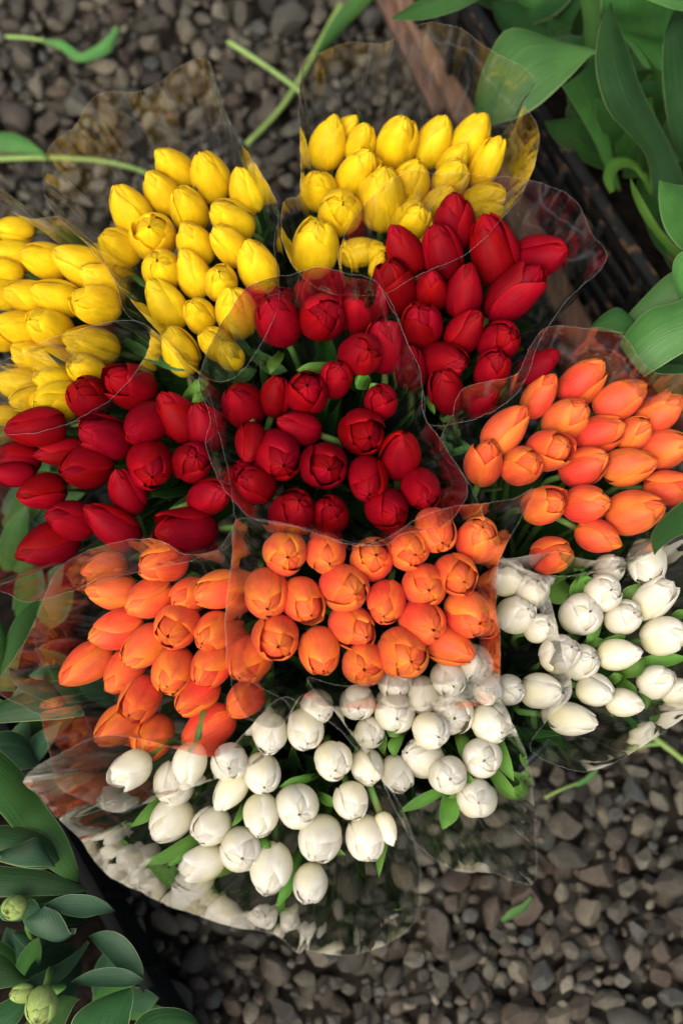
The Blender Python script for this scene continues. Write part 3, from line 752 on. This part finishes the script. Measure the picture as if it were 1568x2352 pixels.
# ------------------------------------------------------------------ clear film sleeves
RIM = {
 'left yellow': "-70 400;10 478;70 500;120 492;150 500;215 560;262 640;290 720;345 772;310 860;220 940;120 985;20 1000;-90 1000;-210 720",
 'middle yellow': "97 415;112 335;165 292;198 240;238 213;300 212;362 186;465 125;500 205;540 300;600 400;638 480;630 570;640 690;600 790;540 865;470 868;400 800;300 690;200 560;118 480",
 'right yellow': "690 440;686 300;690 190;705 140;770 105;880 95;930 70;980 48;1040 65;1140 122;1232 180;1196 240;1236 290;1225 390;1170 480;1080 575;950 640;860 680;720 655;655 575;650 465",
 'upper red': "780 625;800 520;870 430;960 398;1085 395;1210 415;1310 445;1362 540;1390 602;1310 680;1240 780;1190 900;1090 960;985 975;972 905;935 790;888 680;835 640",
 'middle red': "455 870;482 960;476 1020;500 1100;545 1160;590 1195;700 1215;855 1255;930 1225;1010 1212;1060 1160;1072 1100;1010 1010;972 940;965 850;935 780;870 660;790 625;690 620;590 650;500 760",
 'left red': "-90 900;0 832;110 785;270 738;350 760;430 850;480 900;500 990;530 1110;535 1240;440 1288;330 1310;200 1345;70 1383;0 1356;-110 1330",
 'left orange': "-10 1580;35 1500;70 1440;105 1370;140 1312;200 1262;290 1240;360 1236;425 1276;500 1262;536 1215;528 1330;518 1430;530 1530;600 1580;668 1625;645 1705;560 1770;480 1795;350 1840;270 1866;200 1842;130 1805;116 1730;98 1650;60 1625",
 'middle orange': "535 1212;562 1192;640 1200;750 1235;860 1250;960 1190;1060 1160;1150 1150;1190 1140;1225 1122;1190 1200;1146 1290;1140 1400;1150 1480;1135 1600;1080 1625;1000 1632;850 1628;740 1622;690 1600;640 1670;560 1640;522 1530;516 1430;532 1290",
 'right orange': "1010 1030;1035 960;1064 892;1180 862;1215 800;1252 746;1340 755;1425 770;1500 850;1640 880;1680 1050;1600 1160;1500 1265;1440 1290;1290 1325;1160 1285;1105 1180;1070 1100",
 'right white': "1146 1290;1230 1320;1270 1400;1285 1480;1312 1590;1260 1650;1218 1722;1330 1772;1430 1742;1568 1652;1700 1560;1720 1300;1600 1215;1500 1265;1400 1290;1270 1270",
 'middle white': "705 1560;790 1575;880 1572;1000 1575;1070 1560;1140 1600;1185 1680;1222 1790;1226 1900;1232 1985;1215 2032;1130 2005;1040 1998;940 1920;870 1780;780 1650",
 'left white': "60 1782;95 1830;130 1872;180 1920;220 1982;268 2022;370 2070;455 2105;540 2132;630 2146;684 2188;700 2180;770 2195;860 2180;950 2120;962 1990;935 1890;900 1820;800 1695;700 1625;640 1605;560 1680;480 1735;250 1690",
}
HC = np.array([h['C'] for h in heads]); HXY = np.array([(h['x'], h['y']) for h in heads]); HW = np.array([h['W3'] for h in heads]); HP = np.array([h['W'] for h in heads])
HB = np.array([h['b'] for h in heads])
FPLACE = {'left yellow': 'clear film sleeve round the yellow tulips at the left edge', 'middle yellow': 'clear film sleeve round the middle yellow tulips, peaked corner over the gravel',
 'right yellow': 'clear film sleeve round the right yellow tulips, crossing a big green leaf', 'upper red': 'clear film sleeve round the upper red tulips beside the plank and crate',
 'middle red': 'clear film sleeve round the middle red tulips, wavy edge over orange heads', 'left red': 'clear film sleeve round the left red tulips, pointed corner by the crate leaves',
 'left orange': 'clear film sleeve round the left orange tulips, amber reflections along its rim', 'middle orange': 'clear film sleeve round the middle orange tulips in the centre of the display',
 'right orange': 'clear film sleeve round the right orange tulips below the broad green leaf', 'right white': 'clear film sleeve round the right white tulips, folded rim above gravel',
 'middle white': 'clear film sleeve round the middle white tulips, drooping corner over gravel', 'left white': 'clear film sleeve round the lowest white tulips, long curved rim above dark crate'}
for bi, (b, txt) in enumerate(RIM.items()):
    S = SPREAD[b]; own = HB == b; hb = T[b][1]
    pts = [tuple(map(float, e.split())) for e in txt.split(';')]
    n = 168; loop = catmull(pts, n, True); cen = loop.mean(0)
    hmean = HC[own][:, 2].mean()
    z = np.empty(n)
    for i, (x, y) in enumerate(loop):
        d = np.hypot(HXY[:, 0] - x, HXY[:, 1] - y); nb = d < HP * .5 + 22
        z[i] = hmean + .06
        if nb.any(): z[i] = max(z[i], (HC[nb][:, 2] + HW[nb] * .62).max() + .006)
        z[i] = min(z[i], hmean + .09)
    for _ in range(10): z = (np.roll(z, 1) + 2 * z + np.roll(z, -1)) / 4
    rim = np.array([P(x, y, zz) for (x, y), zz in zip(loop, z)])
    neck = S['neck']; hmid = HC[own].mean(0)
    ang0 = [math.atan2(rim[i][1] - hmid[1], rim[i][0] - hmid[0]) for i in range(n)]
    m = 20; V = []; UV = []
    c3 = P(cen[0], cen[1], hmean)
    for a in range(m):
        v = a / (m - 1)
        for i in range(n):
            d = rim[i] - c3; hd = np.array([d[0], d[1], 0]); nh = hd / (np.linalg.norm(hd) + 1e-9)
            p0 = neck + nh * .040 + np.array([0, 0, -.03])
            p1 = p0 + (rim[i] - p0) * .36 + nh * .012
            p2 = p0 + (rim[i] - p0) * .72 + nh * .006
            # smooth path neck -> shoulder -> rim
            q = bez(p0, p0 * .3 + p1 * .7, p1 * .25 + p2 * .75, rim[i], 2)[0] if False else None
            t = v; q = (1 - t) ** 3 * p0 + 3 * (1 - t) ** 2 * t * p1 + 3 * (1 - t) * t * t * p2 + t ** 3 * rim[i]
            f = i / n * 2 * math.pi; off3 = Vector((math.cos(f) * 2.2 + bi * 7, math.sin(f) * 2.2, v * .6))
            w1 = mnoise.noise(off3 * 1.6); w2 = abs(mnoise.noise(off3 * 3.6 + Vector((5, 2, 1)))) - .25; w3 = abs(mnoise.noise(Vector((math.cos(f) * 16, math.sin(f) * 16 + bi, v * 1.2)))) - .25
            amp = v * (1 - .55 * v)
            edgef = 1 - .8 * max(0, (v - .7) / .3) ** 2; q = q + nh * (w1 * .016 + w2 * .030 + w3 * .012) * amp * edgef + np.array([0, 0, 1]) * w1 * .010 * v ** 2
            V.append(q); UV.append((i / n, v))
    t = empty('film_sleeve', neck)
    sh = link('sheet', mesh('sheet', np.array(V) - neck, grid_faces(m, n, True), UV), FILM, t)
    ed = np.array(V[-n:] + V[-n:-n + 1]) - neck
    tv, tf = tube(ed, .00013, 4, False); link('cut_edge', mesh('cut_edge', tv, tf), FEDGE, t)
    tag(t, FPLACE[b], 'plastic film', 'clear film sleeves round the bunches')

# ------------------------------------------------------------------ leafy plants in the crates
def zlist(pts, za, zb):
    n = len(pts); return [(x, y, za + (zb - za) * i / (n - 1)) for i, (x, y) in enumerate(pts)]
def pp(s): return [tuple(map(float, e.split(','))) for e in s.split()]
def plant(label, foot, leaves, buds=(), group=None):
    t = empty('tulip_plant', foot)
    for (A, B, za, zb, cup, mat) in leaves:
        V, F, UV = strip_leaf(zlist(pp(A), za, zb), zlist(pp(B), za + .006, zb + .004), cup, 20, 9)
        link('leaf', mesh('leaf', np.array(V) - np.array(foot), F, UV), mat, t)
    for (bx, by, ang, L_, W_, z) in buds:
        c = P(bx, by, z); D = depth_of(c); Wm = W_ * px_size(D); Lm = Wm * 1.5
        q = L_ / W_; s = min(.93, math.sqrt(max(.02, (q * q - 1) / (1.5 ** 2 - 1)))); d2 = rgt * math.cos(R(ang)) + upv * math.sin(R(ang))
        vd = ray(bx, by); vd = vd / np.linalg.norm(vd); d2 -= vd * (d2 @ vd); d2 /= np.linalg.norm(d2); ax = d2 * s - vd * math.sqrt(1 - s * s)
        qq = Vector(ax).to_track_quat('Z', 'Y') @ Quaternion((0, 0, 1), random.uniform(0, 6))
        bb = empty('bud', Vector(c - np.array(foot))); bb.parent = t
        for pm in HEADV[0]:
            o = link('petal', pm, BUD, bb, objmat=True); o.rotation_mode = 'QUATERNION'; o.rotation_quaternion = qq; o.scale = (Wm, Wm, Lm)
        base = c - ax * Lm * .5; pth = catmull([np.array(foot), (np.array(foot) + base) / 2 + np.array([0, 0, .03]), base - ax * .03, base], 10)
        V, F = tube(pth - np.array(foot), .0035, 6); link('stem', mesh('stem', V, F, [(.5, .5)] * len(V)), STEM, t)
    tag(t, label, 'plant', group); return t
G1 = 'leafy plants in the weathered crate'; G2 = 'budding tulip plants in the dark crate'
BG, BB = LEAF_BIG, LEAF_BLUE
def ft(x, y, z): return tuple(P(x, y, z))
plant('leafy plant with a broad pale leaf folded over the crate edge toward the yellow tulips', ft(1450, 180, .13), [
  ("1420,150 1367,116 1280,92 1172,64 1120,130 1092,215 1089,268", "1400,170 1367,122 1300,185 1240,240 1190,270 1140,285 1105,296", .40, .36, .16, BG),
  ("1364,122 1380,200 1400,330 1425,440", "1288,196 1325,255 1368,335 1405,430", .34, .16, .10, BG)], group=G1)
plant('tall leafy plant with one long pointed blade standing upright in the crate', ft(1590, 560, .13), [
  ("1400,6 1374,70 1367,160 1395,255 1445,310 1487,370 1500,480 1540,600", "1402,8 1420,60 1440,110 1470,200 1505,270 1545,350 1575,440 1600,580", .50, .20, .14, BB),
  ("1446,84 1480,130 1500,170 1530,260 1560,400", "1450,82 1492,138 1530,190 1560,280 1600,420", .44, .22, -.1, BG)], group=G1)
plant('leafy plant with a dark upright blade and wide leaf in the far crate corner', ft(1640, 300, .13), [
  ("1546,24 1524,85 1520,180 1535,290 1570,390", "1548,24 1575,60 1605,150 1625,300 1630,400", .50, .24, .14, BB),
  ("1385,-40 1378,20 1392,42 1450,110 1520,220 1580,340", "1560,-40 1550,10 1545,60 1560,120 1590,220 1640,340", .42, .18, -.08, BG),
  ("1400,-30 1470,-6 1540,20 1600,30", "1400,-60 1470,-40 1540,-20 1600,-10", .52, .48, .10, BG)], group=G1)
plant('leafy plant with a narrow leaf tip reaching over the wooden plank', ft(1230, -60, .13), [
  ("899,43 950,6 1010,-16 1100,-26 1180,-40", "899,45 970,46 1050,24 1110,-4 1190,-14", .42, .34, .2, BG),
  ("1188,0 1205,15 1240,15 1290,-20", "1170,-30 1200,-10 1240,-8 1280,-50", .36, .30, .2, BG),
  ("1330,-20 1340,60 1345,140 1350,200", "1375,-20 1378,60 1372,140 1365,200", .34, .2, .2, BG)], group=G1)
plant('small leafy plant with a curled looping leaf and a thin blade', ft(1520, 480, .13), [
  ("1400,446 1384,410 1396,372 1424,360 1456,368 1490,405 1505,450", "1410,440 1408,412 1418,392 1434,384 1456,390 1478,420 1490,455", .34, .22, .22, LEAF_FRESH),
  ("1446,410 1452,450 1478,505 1520,560 1560,600", "1448,410 1470,450 1505,510 1540,555 1580,590", .36, .26, .12, LEAF_FRESH)], group=G1)
plant('leafy plant with a short cupped bright leaf above the broad curving pale leaf', ft(1600, 500, .13), [
  ("1512,414 1512,470 1528,530 1570,578 1620,590", "1513,414 1550,424 1600,432 1650,470 1660,540", .46, .34, .20, BG)], group=G1)
plant('leafy plant with a wide pale leaf curving down beside the right orange tulips', ft(1660, 700, .13), [
  ("1620,640 1560,690 1500,706 1470,726 1440,760 1422,792", "1650,770 1600,795 1560,815 1520,840 1498,853 1478,866", .47, .44, .18, BG),
  ("1640,570 1590,600 1530,632 1475,685 1430,735 1405,770", "1640,650 1610,672 1560,690 1520,712 1480,750 1460,790", .44, .40, .12, BG),
  ("1349,757 1380,725 1418,706 1450,730 1470,760", "1349,758 1385,761 1425,764 1455,764 1480,770", .44, .42, .18, LEAF),
  ("1610,560 1570,575 1546,600 1545,640 1560,690", "1660,600 1640,620 1620,650 1600,680 1590,700", .48, .44, .2, BG)], group=G1)
plant('single smooth leaf leaning in over the white tulips at the edge', ft(1700, 1150, .0), [
  ("1501,1274 1494,1232 1520,1190 1568,1150 1630,1108", "1502,1274 1530,1246 1568,1226 1620,1205 1680,1180", .53, .50, .14, LEAF)], group=G1)
rp = random.Random(4)
def filler(t, x, y, ang, L_, W_, z, mat, z2=None):
    dx, dy = math.cos(R(ang)), -math.sin(R(ang)); nx, ny = -dy, dx; A = []; B = []
    bow = rp.uniform(-.25, .25) * L_
    for u in (0, .2, .45, .7, .88, 1):
        wd = W_ * .5 * (.55, .85, 1, .8, .45, .02)[(0, .2, .45, .7, .88, 1).index(u)]
        cx, cy = x + dx * L_ * u + nx * bow * u * u, y + dy * L_ * u + ny * bow * u * u
        zz = z + ((z2 or z) - z) * u - .03 * (u * u) * (1 if z2 is None else 0)
        A.append((cx + nx * wd, cy + ny * wd, zz + .01 * wd / W_)); B.append((cx - nx * wd, cy - ny * wd, zz))
    V, F, UV = strip_leaf(A, B, rp.choice((-.2, .15, .22)), 14, 7)
    link('leaf', mesh('leaf', np.array(V) - np.array(t.location), F, UV), mat, t)
def fill_plant(x, y, specs, label, group, zg):
    t = empty('tulip_plant', ft(x, y, zg)); tag(t, label, 'plant', group)
    for (a, L_, W_, z, z2, mat) in specs: filler(t, x + rp.uniform(-20, 20), y + rp.uniform(-20, 20), a, L_, W_, z, mat, z2)
SHADE = ['behind the narrow tip over the plank', 'behind the broad folded pale leaf', 'at the foot of the long upright blade', 'above the curled looping leaf', 'beside the thin bright blade',
         'at the top edge between two narrow leaves', 'under the wide dark sheet of leaf', 'between the upright blades at the edge', 'behind the cupped bright leaf', 'under the wide curving pale leaf', 'between the crate rail and the long blade', 'under the tip of the broad folded leaf', 'left of the thin bright blade', 'below the narrow top leaf', 'behind the tip of the long blade']
for qi, (x, y) in enumerate(((1180, 20), (1300, 90), (1430, 230), (1480, 330), (1560, 440), (1330, -40), (1500, 100), (1560, 250), (1600, 620), (1600, 900), (1420, 380), (1380, 200), (1500, 480), (1240, -20), (1450, 60))):
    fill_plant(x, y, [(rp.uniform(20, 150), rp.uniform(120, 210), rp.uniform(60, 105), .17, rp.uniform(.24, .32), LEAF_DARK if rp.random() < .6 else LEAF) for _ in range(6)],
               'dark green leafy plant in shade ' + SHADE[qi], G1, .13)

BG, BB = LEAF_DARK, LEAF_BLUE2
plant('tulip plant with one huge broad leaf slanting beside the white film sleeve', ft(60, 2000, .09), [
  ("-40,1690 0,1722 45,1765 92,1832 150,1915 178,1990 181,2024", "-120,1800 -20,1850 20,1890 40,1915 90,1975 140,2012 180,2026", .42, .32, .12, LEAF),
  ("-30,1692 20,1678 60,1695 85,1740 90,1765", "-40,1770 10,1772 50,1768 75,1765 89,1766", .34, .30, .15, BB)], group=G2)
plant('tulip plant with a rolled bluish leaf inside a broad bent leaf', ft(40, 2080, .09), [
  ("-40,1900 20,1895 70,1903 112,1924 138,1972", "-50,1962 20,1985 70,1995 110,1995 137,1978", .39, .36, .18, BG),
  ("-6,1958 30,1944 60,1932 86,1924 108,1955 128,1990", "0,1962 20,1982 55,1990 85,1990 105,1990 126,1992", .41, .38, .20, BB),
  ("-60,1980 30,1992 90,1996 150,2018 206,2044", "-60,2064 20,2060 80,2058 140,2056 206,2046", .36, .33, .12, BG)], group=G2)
plant('tulip plant with two pointed grey green leaves and a yellowish bud', ft(100, 2180, .09), [
  ("103,2076 150,2056 205,2056 240,2070 265,2092", "103,2078 140,2098 190,2108 230,2100 265,2094", .38, .36, -.12, BB),
  ("102,2081 66,2106 54,2116 72,2142 100,2156 130,2158", "104,2082 132,2094 150,2118 160,2140 172,2146 176,2132", .38, .37, .2, BB),
  ("20,2060 0,2085 5,2112 40,2116 70,2110", "22,2056 55,2056 80,2068 92,2085 95,2095", .35, .33, .15, BB)],
  buds=[(34, 2084, 215, 60, 52, .375)], group=G2)
plant('tulip plant with a long creased leaf pointing down near the crate ribs', ft(260, 2270, .09), [
  ("205,2150 235,2138 270,2142 302,2168 326,2212 331,2244", "205,2153 230,2182 258,2212 282,2232 305,2240 329,2246", .33, .32, -.12, BB),
  ("164,2254 205,2231 250,2222 295,2228 334,2252", "164,2256 210,2266 250,2268 295,2267 334,2254", .35, .34, -.14, BB)], group=G2)
plant('tulip plant with a fat pale green bud and slim leaves', ft(90, 2340, .09), [
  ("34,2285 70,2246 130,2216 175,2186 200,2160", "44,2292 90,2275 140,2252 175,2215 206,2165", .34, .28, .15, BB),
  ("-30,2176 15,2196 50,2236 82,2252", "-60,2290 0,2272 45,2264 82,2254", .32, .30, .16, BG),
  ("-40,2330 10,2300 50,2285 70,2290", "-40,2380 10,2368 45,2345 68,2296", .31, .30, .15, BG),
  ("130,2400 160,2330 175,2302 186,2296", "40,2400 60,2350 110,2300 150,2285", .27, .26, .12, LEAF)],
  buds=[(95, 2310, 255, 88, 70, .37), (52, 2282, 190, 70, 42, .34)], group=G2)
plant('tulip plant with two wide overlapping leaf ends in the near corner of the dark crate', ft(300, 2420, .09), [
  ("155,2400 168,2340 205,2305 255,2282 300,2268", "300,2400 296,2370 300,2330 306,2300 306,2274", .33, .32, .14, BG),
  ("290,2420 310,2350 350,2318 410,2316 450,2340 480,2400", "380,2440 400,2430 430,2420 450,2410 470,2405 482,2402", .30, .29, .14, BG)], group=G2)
plant('leafy plant with dark upright leaves beside the left orange film sleeve', ft(10, 1560, .09), [
  ("0,1590 8,1500 30,1430 60,1395 92,1372", "34,1590 44,1520 60,1470 78,1430 94,1378", .34, .30, .15, LEAF),
  ("-40,1470 -10,1420 10,1440 20,1480", "-40,1560 0,1550 10,1530 22,1486", .34, .30, .15, LEAF),
  ("18,1533 45,1540 80,1560 115,1566 152,1612", "22,1552 45,1582 75,1600 110,1612 150,1622", .42, .40, .22, BG),
  ("-60,1640 30,1600 100,1572 165,1565 194,1632", "-60,1666 20,1660 80,1656 140,1652 194,1644", .37, .36, .14, BG)], group=G2)
SHADE2 = ['under the huge slanting leaf', 'behind the grey green pointed leaves', 'under the pair of buds', 'below the creased drooping leaves', 'under the left orange film sleeve',
          'beside the left red film corner', 'below the lowest left red tulips', 'beside the crate ribs', 'under the flat leaf tip by the film', 'behind the dark upright leaves', 'under the red heads at the edge']
for qi, (x, y, a) in enumerate(((30, 1820, 30), (160, 2190, 200), (60, 2240, 100), (230, 2320, 60), (240, 1600, 100), (30, 1310, 60), (30, 1200, 60), (200, 2080, 150), (40, 1700, 80), (60, 1420, 40), (50, 1110, 40))):
    fill_plant(x, y, [(a + rp.uniform(-60, 60), rp.uniform(110, 190), rp.uniform(45, 75), .12, rp.uniform(.19, .26), LEAF if rp.random() < .6 else BB) for _ in range(4)],
               'dark green leafy plant low in shade ' + SHADE2[qi], G2, .09)

# ------------------------------------------------------------------ loose stems and leaves on the gravel
def loose(name, label, cat, stems=(), leaves=()):
    f0 = P(*(stems[0][0][0] if stems else pp(leaves[0][0])[0]), .02); t = empty(name, f0); tag(t, label, cat)
    for pts, wd in stems:
        q = catmull([P(x, y, .032 + .004 * math.sin(i * 2)) for i, (x, y) in enumerate(pts)], 16); r_ = wd * px_size(1.85) / 2
        V, F = tube(q - f0, np.linspace(r_, r_ * .85, 16), 8); link('stem', mesh('stem', V, F, [(.3 + .4 * (k % 8) / 7, .5) for k in range(len(V))]), STEM_CUT, t)
    for A, B in leaves:
        V, F, UV = strip_leaf(zlist(pp(A), .035, .05), zlist(pp(B), .03, .04), .2, 16, 7); link('leaf', mesh('leaf', np.array(V) - f0, F, UV), LEAF_BIG, t)
loose('fallen_leaf', 'torn bright leaf with its stalk lying on the gravel at the top', 'leaf', [([(14, 84), (70, 88), (120, 98)], 10)],
      [("100,90 140,92 165,108 185,122 215,108 245,86 268,56", "100,100 135,112 160,130 185,143 220,135 255,118 272,84")])
loose('cut_stem', 'long green cut stem with pale end and a leaf, crossing another stem', 'stem',
      [([(800, -20), (745, 80), (690, 180), (640, 255), (566, 332)], 18)], [("860,-60 800,0 760,50 735,100 722,125", "905,-60 850,5 800,55 755,105 728,128")])
loose('cut_stem', 'short green cut stem lying under the longer crossing stem', 'stem', [([(524, 96), (590, 138), (650, 180), (690, 212)], 14)])
loose('cut_stem', 'green stem with blade leaf lying on gravel behind the middle yellow film', 'stem', [([(-30, 366), (100, 362), (220, 368), (300, 384), (348, 402)], 14)],
      [("-30,304 30,306 70,326 110,360", "-30,346 30,350 70,354 112,364")])
loose('cut_stem', 'thin green stem lying on gravel below the right white bunch', 'stem', [([(1490, 1686), (1530, 1716), (1600, 1772)], 13), ([(1440, 1722), (1480, 1712), (1530, 1708)], 8)])
loose('weed_sprig', 'dark mossy weed sprig between the stones', 'weed', [], [("1150,2112 1170,2090 1200,2075 1218,2058", "1152,2120 1180,2108 1205,2092 1222,2064")])
loose('weed_sprig', 'thin trailing weed on the gravel beside the black bucket', 'weed', [([(1250, 1832), (1300, 1808), (1350, 1790), (1372, 1762)], 7)], [("1320,1800 1345,1785 1365,1768", "1325,1808 1350,1796 1370,1774")])
